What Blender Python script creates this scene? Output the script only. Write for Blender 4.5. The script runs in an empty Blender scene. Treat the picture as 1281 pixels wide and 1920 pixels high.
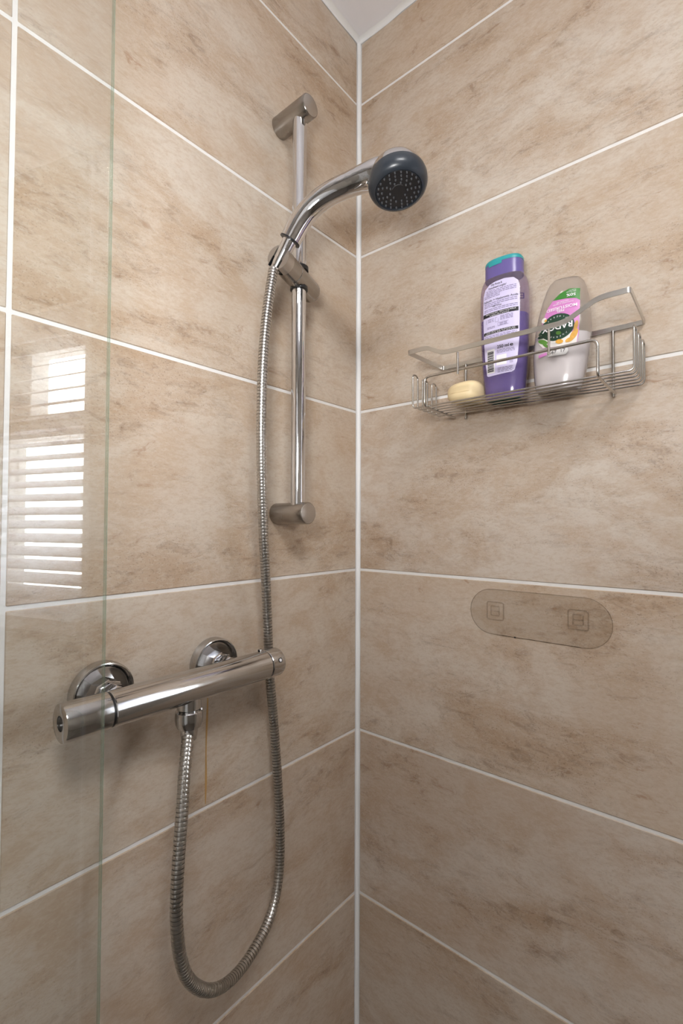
import bpy, bmesh, math, random
from mathutils import Vector, Matrix
random.seed(7)
PI = math.pi
SC = bpy.context.scene
C = SC.collection

# ------------------------------------------------------------------ camera
cam_d = bpy.data.cameras.new('camera')
cam_d.sensor_fit = 'VERTICAL'; cam_d.sensor_height = 36.0; cam_d.sensor_width = 24.0
cam_d.lens = 903.876 * 36.0 / 1920.0
cam_d.clip_start = 0.01
cam = bpy.data.objects.new('camera', cam_d); C.objects.link(cam)
YAW, PITCH, ROLL = 0.696837, 0.024820, 0.0034856
fwd = Vector((math.cos(PITCH)*math.cos(YAW), math.cos(PITCH)*math.sin(YAW), math.sin(PITCH)))
rgt = fwd.cross(Vector((0, 0, 1))).normalized(); up = rgt.cross(fwd)
r2 = rgt*math.cos(ROLL) + up*math.sin(ROLL); u2 = up*math.cos(ROLL) - rgt*math.sin(ROLL)
M = Matrix((r2, u2, -fwd)).transposed().to_4x4()
M.translation = (-0.725295, -0.566581, 0.086102)
cam.matrix_world = M
SC.camera = cam
CAM = Vector(M.translation)

# ------------------------------------------------------------------ world, exposure, daylight portals
SKY = 24.0
EXPO = 0.03
FLASH_W = 13.0
LAMP_L = 29.0                               # radiance of the ceiling lamp's diffuser
w = bpy.data.worlds.new('overcast_sky'); SC.world = w; w.use_nodes = True
bg = w.node_tree.nodes['Background']
bg.inputs['Color'].default_value = (0.93, 0.965, 1.0, 1); bg.inputs['Strength'].default_value = SKY
vs = SC.view_settings
vs.view_transform = 'Standard'; vs.look = 'None'; vs.exposure = EXPO; vs.gamma = 1.0; vs.use_curve_mapping = False
SC.cycles.use_denoising = True
SC.cycles.max_bounces = 6; SC.cycles.diffuse_bounces = 3; SC.cycles.glossy_bounces = 3; SC.cycles.transparent_max_bounces = 10
SC.cycles.use_adaptive_sampling = True; SC.cycles.adaptive_threshold = 0.12; SC.cycles.adaptive_min_samples = 16; SC.cycles.use_light_tree = False; SC.cycles.caustics_reflective = False; SC.cycles.caustics_refractive = False
SC.cycles.sample_clamp_indirect = 8.0

FLOOR, CEIL = -1.27, 1.028
RX0, RY0 = -1.90, -2.05                      # far ends of the room
WIN = (-1.42, -0.765, -0.15, 0.64)            # window opening on the right wall: y0, y1, z0, z1
DOOR = (-1.36, -0.62, FLOOR, 0.74)           # doorway on the entrance wall: y0, y1, z0, z1
def portal(name, loc, rot, sx, sy):
    l = bpy.data.lights.new(name, 'AREA'); l.shape = 'RECTANGLE'; l.size = sx; l.size_y = sy
    l.cycles.is_portal = True
    o = bpy.data.objects.new(name, l); o.location = loc; o.rotation_euler = rot; C.objects.link(o)
portal('window_daylight', (0.13, (WIN[0]+WIN[1])/2, (WIN[2]+WIN[3])/2), (0, PI/2, 0), WIN[3]-WIN[2], WIN[1]-WIN[0])
# the photographer's flash: head tilted up at the ceiling above and left of the camera; the soft shadows
# of the shower head, the rail and the screen edge all point back to this spot
fl_d = bpy.data.lights.new('camera_flash', 'SPOT'); fl_d.energy = FLASH_W; fl_d.color = (1.0, 0.99, 0.98)
fl_d.shadow_soft_size = 0.07; fl_d.spot_size = math.radians(165); fl_d.spot_blend = 1.0
fl = bpy.data.objects.new('camera_flash', fl_d); C.objects.link(fl); fl.location = (-0.75, -0.48, 0.26)
fl.rotation_euler = (Vector((-0.20, -0.10, 0.80)) - fl.location).to_track_quat('-Z', 'Y').to_euler()

# ------------------------------------------------------------------ helpers
def lin(c):
    return tuple(((v/255)/12.92 if v/255 <= 0.04045 else ((v/255+0.055)/1.055)**2.4) for v in c) + (1.0,)
def new_mat(name):
    m = bpy.data.materials.new(name); m.use_nodes = True
    nt = m.node_tree; nt.nodes.clear()
    out = nt.nodes.new('ShaderNodeOutputMaterial')
    return m, nt, out
def N(nt, t, **kw):
    n = nt.nodes.new(t)
    for k, v in kw.items():
        if k in n.inputs: n.inputs[k].default_value = v
        else: setattr(n, k, v)
    return n
def plain(name, col, rough=0.5, metal=0.0, noise=0.0, nscale=60, spec=0.5, bump=0.0, emit=None, rvar=1.5):
    m, nt, out = new_mat(name)
    p = N(nt, 'ShaderNodeBsdfPrincipled'); p.inputs['Roughness'].default_value = rough
    p.inputs['Metallic'].default_value = metal; p.inputs['Specular IOR Level'].default_value = spec
    nt.links.new(p.outputs[0], out.inputs[0])
    tc = N(nt, 'ShaderNodeTexCoord'); nz = N(nt, 'ShaderNodeTexNoise'); nz.inputs['Scale'].default_value = nscale; nz.inputs['Detail'].default_value = 6
    nt.links.new(tc.outputs['Object'], nz.inputs['Vector'])
    mix = N(nt, 'ShaderNodeMix', data_type='RGBA')
    mix.inputs[6].default_value = tuple(max(0, v*(1-noise)) for v in col[:3]) + (1,)
    mix.inputs[7].default_value = tuple(min(1, v*(1+noise)) for v in col[:3]) + (1,)
    nt.links.new(nz.outputs[0], mix.inputs[0]); nt.links.new(mix.outputs[2], p.inputs['Base Color'])
    if metal > 0.5:
        mr = N(nt, 'ShaderNodeMapRange'); mr.inputs[1].default_value = 0.35; mr.inputs[2].default_value = 0.75
        mr.inputs[3].default_value = rough; mr.inputs[4].default_value = rough*rvar + 0.005
        nt.links.new(nz.outputs[0], mr.inputs[0]); nt.links.new(mr.outputs[0], p.inputs['Roughness'])
    if bump:
        b = N(nt, 'ShaderNodeBump'); b.inputs['Strength'].default_value = bump; b.inputs['Distance'].default_value = 0.002
        nt.links.new(nz.outputs[0], b.inputs['Height']); nt.links.new(b.outputs[0], p.inputs['Normal'])
    if emit:
        p.inputs['Emission Color'].default_value = emit[0]; p.inputs['Emission Strength'].default_value = emit[1]
    return m
def clear(name, tint, diff=None, dfac=0.0, rough=0.0, f0=0.04):
    """thin clear material: tinted see-through, Schlick reflection, optional diffuse haze"""
    m, nt, out = new_mat(name)
    tr = N(nt, 'ShaderNodeBsdfTransparent'); tr.inputs[0].default_value = tint
    body = tr.outputs[0]
    if diff:
        d = N(nt, 'ShaderNodeBsdfDiffuse'); d.inputs[0].default_value = diff
        t2 = N(nt, 'ShaderNodeBsdfTranslucent'); t2.inputs[0].default_value = diff
        a = N(nt, 'ShaderNodeMixShader'); a.inputs[0].default_value = 0.4
        nt.links.new(d.outputs[0], a.inputs[1]); nt.links.new(t2.outputs[0], a.inputs[2])
        b = N(nt, 'ShaderNodeMixShader'); b.inputs[0].default_value = dfac
        nt.links.new(body, b.inputs[1]); nt.links.new(a.outputs[0], b.inputs[2]); body = b.outputs[0]
    g = N(nt, 'ShaderNodeBsdfGlossy'); g.inputs['Roughness'].default_value = rough
    lw = N(nt, 'ShaderNodeLayerWeight'); lw.inputs[0].default_value = 0.5
    pw = N(nt, 'ShaderNodeMath', operation='POWER'); pw.inputs[1].default_value = 5.0
    nt.links.new(lw.outputs['Facing'], pw.inputs[0])
    ma = N(nt, 'ShaderNodeMath', operation='MULTIPLY_ADD'); ma.inputs[1].default_value = 1-f0; ma.inputs[2].default_value = f0
    nt.links.new(pw.outputs[0], ma.inputs[0])
    mx = N(nt, 'ShaderNodeMixShader'); nt.links.new(ma.outputs[0], mx.inputs[0])
    nt.links.new(body, mx.inputs[1]); nt.links.new(g.outputs[0], mx.inputs[2]); nt.links.new(mx.outputs[0], out.inputs[0])
    return m

def tile_material():
    m, nt, out = new_mat('beige_stone_tile')
    L = nt.links.new
    p = N(nt, 'ShaderNodeBsdfPrincipled'); p.inputs['Specular IOR Level'].default_value = 0.4
    L(p.outputs[0], out.inputs[0])
    tc = N(nt, 'ShaderNodeTexCoord'); oi = N(nt, 'ShaderNodeObjectInfo')
    sc = N(nt, 'ShaderNodeMath', operation='MULTIPLY'); sc.inputs[1].default_value = 40.0; L(oi.outputs['Random'], sc.inputs[0])
    cb = N(nt, 'ShaderNodeCombineXYZ'); L(sc.outputs[0], cb.inputs[0]); L(sc.outputs[0], cb.inputs[1])
    add = N(nt, 'ShaderNodeVectorMath', operation='ADD'); L(tc.outputs['Object'], add.inputs[0]); L(cb.outputs[0], add.inputs[1])
    def noise(scale, detail, rough, dist, stretch=(1, 1, 1), off=0.0):
        mp = N(nt, 'ShaderNodeMapping'); mp.inputs['Scale'].default_value = stretch; mp.inputs['Location'].default_value = (off, off*0.7, off*1.3)
        mp.inputs['Rotation'].default_value = (0, 0.10, 0)
        L(add.outputs[0], mp.inputs[0])
        n = N(nt, 'ShaderNodeTexNoise'); n.inputs['Scale'].default_value = scale; n.inputs['Detail'].default_value = detail
        n.inputs['Roughness'].default_value = rough; n.inputs['Distortion'].default_value = dist
        L(mp.outputs[0], n.inputs['Vector']); return n.outputs[0]
    def ramp(src, a, b, lo=0.0, hi=1.0):
        r = N(nt, 'ShaderNodeMapRange', interpolation_type='SMOOTHSTEP'); r.inputs[1].default_value = a; r.inputs[2].default_value = b
        r.inputs[3].default_value = lo; r.inputs[4].default_value = hi; L(src, r.inputs[0]); return r.outputs[0]
    def mul(a, b):
        n = N(nt, 'ShaderNodeMath', operation='MULTIPLY'); L(a, n.inputs[0])
        if isinstance(b, float): n.inputs[1].default_value = b
        else: L(b, n.inputs[1])
        return n.outputs[0]
    def mix(fac, a, b):
        n = N(nt, 'ShaderNodeMix', data_type='RGBA'); L(fac, n.inputs[0])
        for v, i in ((a, 6), (b, 7)):
            if isinstance(v, tuple): n.inputs[i].default_value = v
            else: L(v, n.inputs[i])
        return n.outputs[2]
    big = noise(2.6, 3, 0.55, 0.5, (1, 1, 1.6))
    mid = noise(13, 6, 0.70, 0.5, (0.8, 1, 1.4), 3.1)
    patch = noise(4.5, 6, 0.66, 0.6, (0.9, 1, 1.7), 7.7)
    fine = noise(210, 3, 0.74, 0.3, (0.55, 1, 1.2), 1.9)
    vein = noise(42, 5, 0.76, 0.7, (0.5, 1, 1.3), 5.3)
    speck = noise(560, 2, 0.65, 0.2, (0.8, 1, 1.1), 2.2)
    c = mix(ramp(big, 0.36, 0.64), TILE_LIGHT, TILE_MID)
    c = mix(mul(ramp(mid, 0.42, 0.66), 0.62), c, TILE_TAN)
    c = mix(mul(ramp(patch, 0.48, 0.68), 0.54), c, TILE_BROWN)
    area = ramp(patch, 0.42, 0.64, 0.15, 1.0)
    c = mix(mul(mul(ramp(vein, 0.49, 0.68), area), 0.48), c, TILE_DARK)
    c = mix(mul(ramp(fine, 0.44, 0.70), 0.42), c, TILE_TAN)
    c = mix(mul(ramp(fine, 0.34, 0.50, 1.0, 0.0), 0.30), c, TILE_LIGHT)
    c = mix(mul(mul(ramp(speck, 0.56, 0.74), area), 0.60), c, TILE_DARK)
    c = mix(mul(mul(ramp(vein, 0.60, 0.70), ramp(big, 0.42, 0.58)), 0.50), c, TILE_RUST)
    tint = N(nt, 'ShaderNodeMix', data_type='RGBA', blend_type='MULTIPLY'); tint.inputs[0].default_value = 1.0
    L(c, tint.inputs[6]); L(oi.outputs['Color'], tint.inputs[7])
    L(tint.outputs[2], p.inputs['Base Color'])
    L(ramp(mid, 0.3, 0.7, 0.36, 0.50), p.inputs['Roughness'])
    b = N(nt, 'ShaderNodeBump'); b.inputs['Strength'].default_value = 0.10; b.inputs['Distance'].default_value = 0.001
    L(fine, b.inputs['Height']); L(b.outputs[0], p.inputs['Normal'])
    return m
TILE_LIGHT = lin((207, 197, 185)); TILE_MID = lin((196, 180, 163)); TILE_TAN = lin((183, 160, 136))
TILE_BROWN = lin((166, 138, 110)); TILE_DARK = lin((110, 86, 66)); TILE_RUST = lin((156, 114, 78))

MAT = {}
MAT['tile'] = tile_material()
MAT['grout'] = plain('white_grout', lin((232, 230, 228)), 0.8, noise=0.05, nscale=90)
MAT['caulk'] = plain('white_silicone', lin((238, 238, 238)), 0.45, noise=0.03, nscale=40)
MAT['ceiling'] = plain('ceiling_paint', lin((246, 246, 252)), 0.9, noise=0.03, nscale=30, bump=0.25)
MAT['paint'] = plain('wall_paint', lin((158, 150, 140)), 0.8, noise=0.02, nscale=12)
MAT['floor'] = plain('floor_vinyl', lin((92, 84, 76)), 0.5, noise=0.15, nscale=9)
MAT['chrome'] = plain('chrome', (0.70, 0.70, 0.715), 0.045, 1.0, noise=0.02, nscale=45)
MAT['chrome_worn'] = plain('chrome_limescale', (0.56, 0.555, 0.555), 0.10, 1.0, noise=0.05, nscale=70)
MAT['satin'] = plain('satin_nickel', (0.38, 0.355, 0.33), 0.19, 1.0, noise=0.05, nscale=55)
MAT['satin_face'] = plain('satin_end_face', (0.52, 0.49, 0.46), 0.28, 1.0, noise=0.04, nscale=90)
MAT['steel'] = plain('brushed_steel', (0.60, 0.585, 0.56), 0.28, 1.0, noise=0.03, nscale=200, rvar=1.15)
MAT['wire'] = plain('steel_wire', (0.56, 0.545, 0.52), 0.22, 1.0, noise=0.02, nscale=140, rvar=1.1)
MAT['hose'] = plain('hose_steel', (0.52, 0.50, 0.475), 0.27, 1.0, noise=0.02, nscale=60, rvar=1.15)
MAT['black'] = plain('black_plastic', lin((26, 27, 29)), 0.35, noise=0.05)
MAT['slate'] = plain('slate_plastic', lin((46, 52, 60)), 0.30, noise=0.05)
MAT['slate_dark'] = plain('spray_plate_plastic', lin((30, 32, 37)), 0.30, noise=0.06)
MAT['nozzle'] = plain('nozzle_rubber', lin((92, 94, 98)), 0.4, noise=0.1)
MAT['glass'] = clear('clear_glass', (0.980, 0.988, 0.985, 1), f0=0.055)
MAT['glass_edge'] = clear('green_glass_edge', lin((232, 241, 235)), lin((176, 198, 186)), 0.22, 0.1)
MAT['film'] = clear('adhesive_film', (0.925, 0.915, 0.90, 1), rough=0.25, f0=0.03)
MAT['film_raised'] = clear('adhesive_film_raised', (0.95, 0.94, 0.93, 1), rough=0.10, f0=0.05)
MAT['film_rim'] = clear('adhesive_film_rim', (0.90, 0.885, 0.86, 1), rough=0.3, f0=0.02)
MAT['grime'] = clear('film_edge_grime', lin((238, 230, 220)), lin((110, 92, 74)), 0.22, 0.4)
MAT['rust'] = plain('rust_drip', lin((188, 148, 92)), 0.6, noise=0.2)
MAT['upvc'] = plain('white_upvc', lin((228, 228, 228)), 0.35, noise=0.02)
def slat_material():
    m, nt, out = new_mat('blind_slat_white')
    d = N(nt, 'ShaderNodeBsdfDiffuse'); d.inputs[0].default_value = lin((240, 240, 242))
    t = N(nt, 'ShaderNodeBsdfTranslucent'); t.inputs[0].default_value = lin((236, 236, 240))
    a = N(nt, 'ShaderNodeMixShader'); a.inputs[0].default_value = 0.8
    nt.links.new(d.outputs[0], a.inputs[1]); nt.links.new(t.outputs[0], a.inputs[2]); nt.links.new(a.outputs[0], out.inputs[0])
    return m
MAT['slat'] = slat_material()
MAT['lamp_glass'] = plain('lamp_diffuser', (0.9, 0.9, 0.88), 0.5, emit=((1.0, 0.985, 0.97, 1), LAMP_L))
MAT['soap'] = plain('cream_soap', lin((238, 216, 172)), 0.42, noise=0.05, nscale=35)
MAT['purple_shell'] = clear('purple_clear_plastic', lin((236, 227, 242)), lin((204, 190, 214)), 0.24, 0.12)
MAT['purple_liquid'] = plain('purple_shampoo', lin((78, 54, 146)), 0.25, noise=0.18, nscale=18)
MAT['purple_cap'] = plain('purple_cap_plastic', lin((108, 96, 158)), 0.28, noise=0.08, nscale=20)
MAT['teal'] = plain('teal_plastic', lin((52, 158, 164)), 0.3, noise=0.06)
MAT['teal_dark'] = plain('dark_teal_plastic', lin((28, 84, 84)), 0.35, noise=0.06)
MAT['label'] = plain('lilac_label', lin((214, 206, 240)), 0.45, noise=0.02)
MAT['ink'] = plain('black_ink', lin((30, 26, 34)), 0.6)
MAT['ink_soft'] = plain('grey_ink', lin((132, 122, 156)), 0.6)
MAT['ink_purple'] = plain('purple_ink', lin((70, 52, 96)), 0.5)
MAT['white_ink'] = plain('white_ink', lin((238, 236, 240)), 0.5)
MAT['frost_shell'] = clear('frosted_clear_plastic', lin((244, 241, 238)), lin((216, 210, 204)), 0.26, 0.18)
MAT['milk'] = plain('milky_shower_gel', lin((232, 230, 240)), 0.4, noise=0.06, nscale=22)
MAT['green'] = plain('green_print', lin((58, 128, 48)), 0.45)
MAT['pink'] = plain('pink_print', lin((206, 130, 194)), 0.45, noise=0.06)
MAT['forest'] = plain('forest_print', lin((26, 62, 44)), 0.45, noise=0.2, nscale=200)
MAT['leaf'] = plain('leaf_print', lin((84, 132, 52)), 0.5, noise=0.2)
MAT['daisy'] = plain('daisy_print', lin((232, 228, 224)), 0.5, noise=0.04)
MAT['gold'] = plain('gold_print', lin((214, 160, 60)), 0.5, noise=0.25, nscale=300)
MAT['sticker'] = plain('white_sticker', lin((226, 224, 224)), 0.5)

def mesh_obj(name, verts, faces, mat, parent=None, smooth=True, sharp=40):
    me = bpy.data.meshes.new(name); me.from_pydata([tuple(v) for v in verts], [], faces); me.update()
    bm = bmesh.new(); bm.from_mesh(me); bmesh.ops.recalc_face_normals(bm, faces=bm.faces); bm.to_mesh(me); bm.free()
    return add_obj(name, me, mat, parent, smooth, sharp)
def add_obj(name, me, mat, parent=None, smooth=True, sharp=40):
    me.materials.clear(); me.materials.append(MAT[mat] if isinstance(mat, str) else mat)
    if smooth:
        me.polygons.foreach_set('use_smooth', [True]*len(me.polygons))
        me.set_sharp_from_angle(angle=math.radians(sharp))
    o = bpy.data.objects.new(name, me); C.objects.link(o)
    if parent: o.parent = parent
    return o
def bm_obj(name, bm, mat, parent=None, smooth=True, sharp=40):
    me = bpy.data.meshes.new(name); bmesh.ops.recalc_face_normals(bm, faces=bm.faces); bm.to_mesh(me); bm.free()
    return add_obj(name, me, mat, parent, smooth, sharp)
def empty(name, loc, label, cat, group=None):
    o = bpy.data.objects.new(name, None); o.empty_display_size = 0.02; C.objects.link(o); o.location = loc
    tag(o, label, cat, group); return o
def tag(o, label, cat, group=None):
    o['label'] = label; o['category'] = cat
    if group: o['group'] = group
    return o
def structure(o, label=None):
    o['kind'] = 'structure'
    if label: o['label'] = label
    return o
def keep(o, parent):
    """parent a world-built mesh under an empty without moving it"""
    o.parent = parent; o.matrix_parent_inverse = Matrix.Translation(-Vector(parent.location)); return o
def box_bm(x0, x1, y0, y1, z0, z1, bev=0.0, bm=None, seg=1):
    b = bm or bmesh.new()
    r = bmesh.ops.create_cube(b, size=1.0)
    for v in r['verts']:
        v.co = Vector((x0 + (v.co.x+0.5)*(x1-x0), y0 + (v.co.y+0.5)*(y1-y0), z0 + (v.co.z+0.5)*(z1-z0)))
    if bev:
        es = list({e for v in r['verts'] for e in v.link_edges})
        bmesh.ops.bevel(b, geom=es, offset=bev, segments=seg, affect='EDGES', profile=0.5)
    return b
def box(name, x0, x1, y0, y1, z0, z1, mat, parent=None, bev=0.0, seg=1):
    return bm_obj(name, box_bm(x0, x1, y0, y1, z0, z1, bev, seg=seg), mat, parent)
def frame_of(axis):
    a = Vector(axis).normalized(); t = Vector((0, 0, 1)) if abs(a.z) < 0.9 else Vector((1, 0, 0))
    u = a.cross(t).normalized(); v = a.cross(u); return a, u, v
def lathe(name, origin, axis, prof, mat, parent=None, n=48, sharp=35, cap=True):
    """prof: list of (distance along axis, radius)"""
    o = Vector(origin); a, u, v = frame_of(axis); vs_, fs = [], []
    for d, r in prof:
        for k in range(n):
            t = 2*PI*k/n; vs_.append(o + a*d + (u*math.cos(t) + v*math.sin(t))*r)
    for i in range(len(prof)-1):
        for k in range(n):
            fs.append((i*n+k, i*n+(k+1) % n, (i+1)*n+(k+1) % n, (i+1)*n+k))
    if cap:
        fs.append(tuple(range(n))); fs.append(tuple((len(prof)-1)*n+k for k in range(n)))
    return mesh_obj(name, vs_, fs, mat, parent, True, sharp)
def catmull(pts, step):
    P = [Vector(p) for p in pts]; out = []
    P = [P[0]*2-P[1]] + P + [P[-1]*2-P[-2]]
    for i in range(1, len(P)-2):
        a, b, c, d = P[i-1:i+3]; n = max(2, int((c-b).length/step))
        for k in range(n):
            t = k/n
            out.append(0.5*((2*b) + (c-a)*t + (2*a-5*b+4*c-d)*t*t + (3*b-a-3*c+d)*t**3))
    out.append(P[-2]); return out
def sweep(name, pts, radii, mat, parent=None, n=16, sharp=60, closed=False, cap=True):
    P = [Vector(p) for p in pts]; m = len(P); vs_, fs = [], []
    if not isinstance(radii, (list, tuple)): radii = [radii]*m
    def tan(i):
        if closed: return (P[(i+1) % m]-P[(i-1) % m]).normalized()
        return (P[min(i+1, m-1)]-P[max(i-1, 0)]).normalized()
    t0 = tan(0); _, u, v = frame_of(t0)
    for i in range(m):
        t = tan(i); u = (u - t*u.dot(t)).normalized(); v = t.cross(u)
        for k in range(n):
            a = 2*PI*k/n; vs_.append(P[i] + (u*math.cos(a)+v*math.sin(a))*radii[i])
    for i in range(m if closed else m-1):
        j = (i+1) % m
        for k in range(n):
            fs.append((i*n+k, i*n+(k+1) % n, j*n+(k+1) % n, j*n+k))
    if cap and not closed:
        fs.append(tuple(range(n))); fs.append(tuple((m-1)*n+k for k in range(n)))
    return mesh_obj(name, vs_, fs, mat, parent, True, sharp)
def fillet(pts, r, closed=False, seg=5):
    P = [Vector(p) for p in pts]; out = []; m = len(P)
    for i in range(m):
        if not closed and i in (0, m-1): out.append(P[i]); continue
        a = (P[i-1]-P[i]); b = (P[(i+1) % m]-P[i])
        rr = min(r, a.length*0.48, b.length*0.48); a = P[i]+a.normalized()*rr; b = P[i]+b.normalized()*rr
        for k in range(seg+1):
            t = k/seg; out.append(a*(1-t)**2 + P[i]*2*t*(1-t) + b*t*t)
    return out

# ------------------------------------------------------------------ room shell
T = 0.10; REC = 0.0012
wl = structure(box('wall_left', RX0, 0.0+T, REC, T, FLOOR, CEIL, 'grout'), 'tiled wall on the left behind the shower rail')
bm = bmesh.new()
for a in ((RY0, WIN[0], FLOOR, CEIL), (WIN[1], REC, FLOOR, CEIL), (WIN[0], WIN[1], FLOOR, WIN[2]), (WIN[0], WIN[1], WIN[3], CEIL)):
    box_bm(REC, T+0.05, *a, bm=bm)
wr = structure(bm_obj('wall_right', bm, 'grout', smooth=False), 'tiled wall on the right behind the wire shelf')
for y0, y1, z0, z1 in ((RY0, WIN[0], FLOOR, CEIL), (WIN[0], WIN[1], FLOOR, WIN[2]), (WIN[0], WIN[1], WIN[3], CEIL)):
    o = box('paint_panel', 0.0, REC+0.0005, y0, y1, z0, z1, 'paint'); o.parent = wr
structure(box('wall_rear', RX0, T, RY0-T, RY0, FLOOR, CEIL, 'paint'))
bm = bmesh.new()
for a in ((RY0, DOOR[0], FLOOR, CEIL), (DOOR[1], T, FLOOR, CEIL), (DOOR[0], DOOR[1], DOOR[3], CEIL)):
    box_bm(RX0-T, RX0, *a, bm=bm)
structure(bm_obj('wall_entrance', bm, 'paint', smooth=False))
structure(box('floor', RX0-T, T, RY0-T, T, FLOOR-0.1, FLOOR, 'floor'))
structure(box('ceiling', RX0-T, T+0.05, RY0-T, T, CEIL, CEIL+0.1, 'ceiling'), 'white plaster ceiling above the tiles')
# door casing
bm = bmesh.new()
for a in ((DOOR[0]-0.07, DOOR[0]+0.01, FLOOR, DOOR[3]+0.07), (DOOR[1]-0.01, DOOR[1]+0.07, FLOOR, DOOR[3]+0.07), (DOOR[0], DOOR[1], DOOR[3]-0.01, DOOR[3]+0.07)):
    box_bm(RX0-0.012, RX0+0.016, *a, bm=bm)
structure(bm_obj('trim_4', bm, 'upvc', smooth=False))
dl = structure(box('door_1', RX0-0.05, RX0-0.012, DOOR[0], DOOR[1], FLOOR+0.005, DOOR[3], 'upvc', bev=0.002))
for a in ((-1.29, -0.80, -1.10, -0.35), (-1.29, -0.80, -0.22, 0.60)):
    o = box('door_panel', RX0-0.0125, RX0-0.004, *a, 'upvc', bev=0.003); o.parent = dl


# tiles: every tile its own piece, joints recessed
ROWS = [(-1.27, -1.2), (-1.2, -0.9), (-0.9, -0.6), (-0.6, -0.3), (-0.3, 0.0), (0.0, 0.3), (0.3, 0.6), (0.6, 0.9), (0.9, CEIL)]
G = 0.0024
tmesh = {}
def tile(wall, a0, a1, z0, z1, right, col, flip):
    wd, ht = a1-a0-2*G, z1-z0-2*G
    key = (round(wd, 4), round(ht, 4))
    if key not in tmesh:
        me = bpy.data.meshes.new('tile'); b = box_bm(-wd/2, wd/2, 0, 0.009, -ht/2, ht/2, 0.0009); b.to_mesh(me); b.free()
        me.materials.append(MAT['tile']); tmesh[key] = me
    o = bpy.data.objects.new('tile', tmesh[key]); C.objects.link(o); o.parent = wall
    c = (a0+a1)/2; zc = (z0+z1)/2
    j = random.uniform(-0.0003, 0.0003)
    if right: o.location = (j, -c, zc); o.rotation_euler = (0, 0, -PI/2)
    else: o.location = (-c, j, zc)
    if flip: o.rotation_euler.rotate_axis('Y', PI)
    o.color = col
    return o
random.seed(11)
TINTR = {0.9: (1.0, 0.95, 0.89), 0.6: (1.0, 0.99, 0.98), 0.3: (1, 1, 1), 0.0: (0.98, 0.97, 0.97), -0.3: (1, 0.98, 0.96), -0.6: (0.97, 0.95, 0.94), -0.9: (0.95, 0.93, 0.91), -1.2: (1, 1, 1), -1.27: (1, 1, 1)}
TINTL = {0.9: (1.0, 0.96, 0.91), 0.6: (1.0, 0.97, 0.93), 0.3: (1, .98, .95), 0.0: (0.99, 0.96, 0.92), -0.3: (0.97, 0.94, 0.90), -0.6: (0.97, 0.94, 0.91), -0.9: (0.95, 0.91, 0.87), -1.2: (1, 1, 1), -1.27: (1, 1, 1)}
left_tiles = {}
for (z0, z1) in ROWS:
    for k, (a0, a1) in enumerate(((0.004, 0.572), (0.572, 1.172), (1.172, 1.772))):
        left_tiles[(k, z0)] = tile(wl, a0, a1, z0, z1 - (0.006 if z1 == CEIL else 0), False, TINTL[z0]+(1,), random.random() < 0.5)
    for k, (a0, a1) in enumerate(((0.004, 0.60), (0.60, 0.755))):
        tile(wr, a0, a1, z0, z1 - (0.006 if z1 == CEIL else 0), True, TINTR[z0]+(1,), random.random() < 0.5)

# silicone beads in the corner and along the ceiling (slightly uneven)
def bead(name, p0, p1, d1, d2, wdt, label):
    p0, p1, d1, d2 = map(Vector, (p0, p1, d1, d2)); n = 60; vs_, fs = [], []
    for i in range(n+1):
        t = i/n; p = p0.lerp(p1, t)
        wa = wdt*(1+0.16*math.sin(i*1.7)+random.uniform(-0.14, 0.14)); wb = wdt*(1+0.16*math.cos(i*1.3)+random.uniform(-0.14, 0.14))
        for k in range(5):
            a = k/4
            q = p + d1*wa*(1-a)**1.7 + d2*wb*a**1.7 + (d1+d2)*0.0002
            vs_.append(q)
        vs_.append(p - (d1+d2)*0.0008)
    for i in range(n):
        for k in range(6):
            fs.append((i*6+k, i*6+(k+1) % 6, (i+1)*6+(k+1) % 6, (i+1)*6+k))
    return structure(mesh_obj(name, vs_, fs, 'caulk'), label)
bead('trim_1', (0, 0, FLOOR), (0, 0, CEIL), (-1, 0, 0), (0, -1, 0), 0.0052, 'white silicone bead running down the corner of the two tiled walls')
bead('trim_2', (RX0, 0, CEIL), (0, 0, CEIL), (0, -1, 0), (0, 0, -1), 0.0075, 'white silicone bead between ceiling and left tiled wall')
bead('trim_3', (0, RY0, CEIL), (0, 0, CEIL), (-1, 0, 0), (0, 0, -1), 0.0075, 'white silicone bead between ceiling and right tiled wall')

# rust drip below the valve, a stain lying on its tile
tl = left_tiles[(0, -0.3)]
pts = []
for i in range(25):
    t = i/24; z = -0.128 - 0.166*t; x = -0.3325 - 0.002*t + 0.0005*math.sin(t*9)
    pts.append((x, z, 0.0013*(1.0-0.25*math.sin(t*14)) * (1 if t < 0.97 else 0.5)))
vs_, fs = [], []
for x, z, hw in pts:
    vs_ += [(x-hw, -0.0004, z), (x, -0.0008, z), (x+hw, -0.0004, z)]
for i in range(24):
    for k in range(2): fs.append((i*3+k, i*3+k+1, (i+1)*3+k+1, (i+1)*3+k))
drip = mesh_obj('rust_drip', vs_, fs, 'rust'); drip.parent = tl
drip.matrix_parent_inverse = (Matrix.Translation(tl.location) @ tl.rotation_euler.to_matrix().to_4x4()).inverted()
drip['label'] = 'thin orange rust drip'

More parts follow.
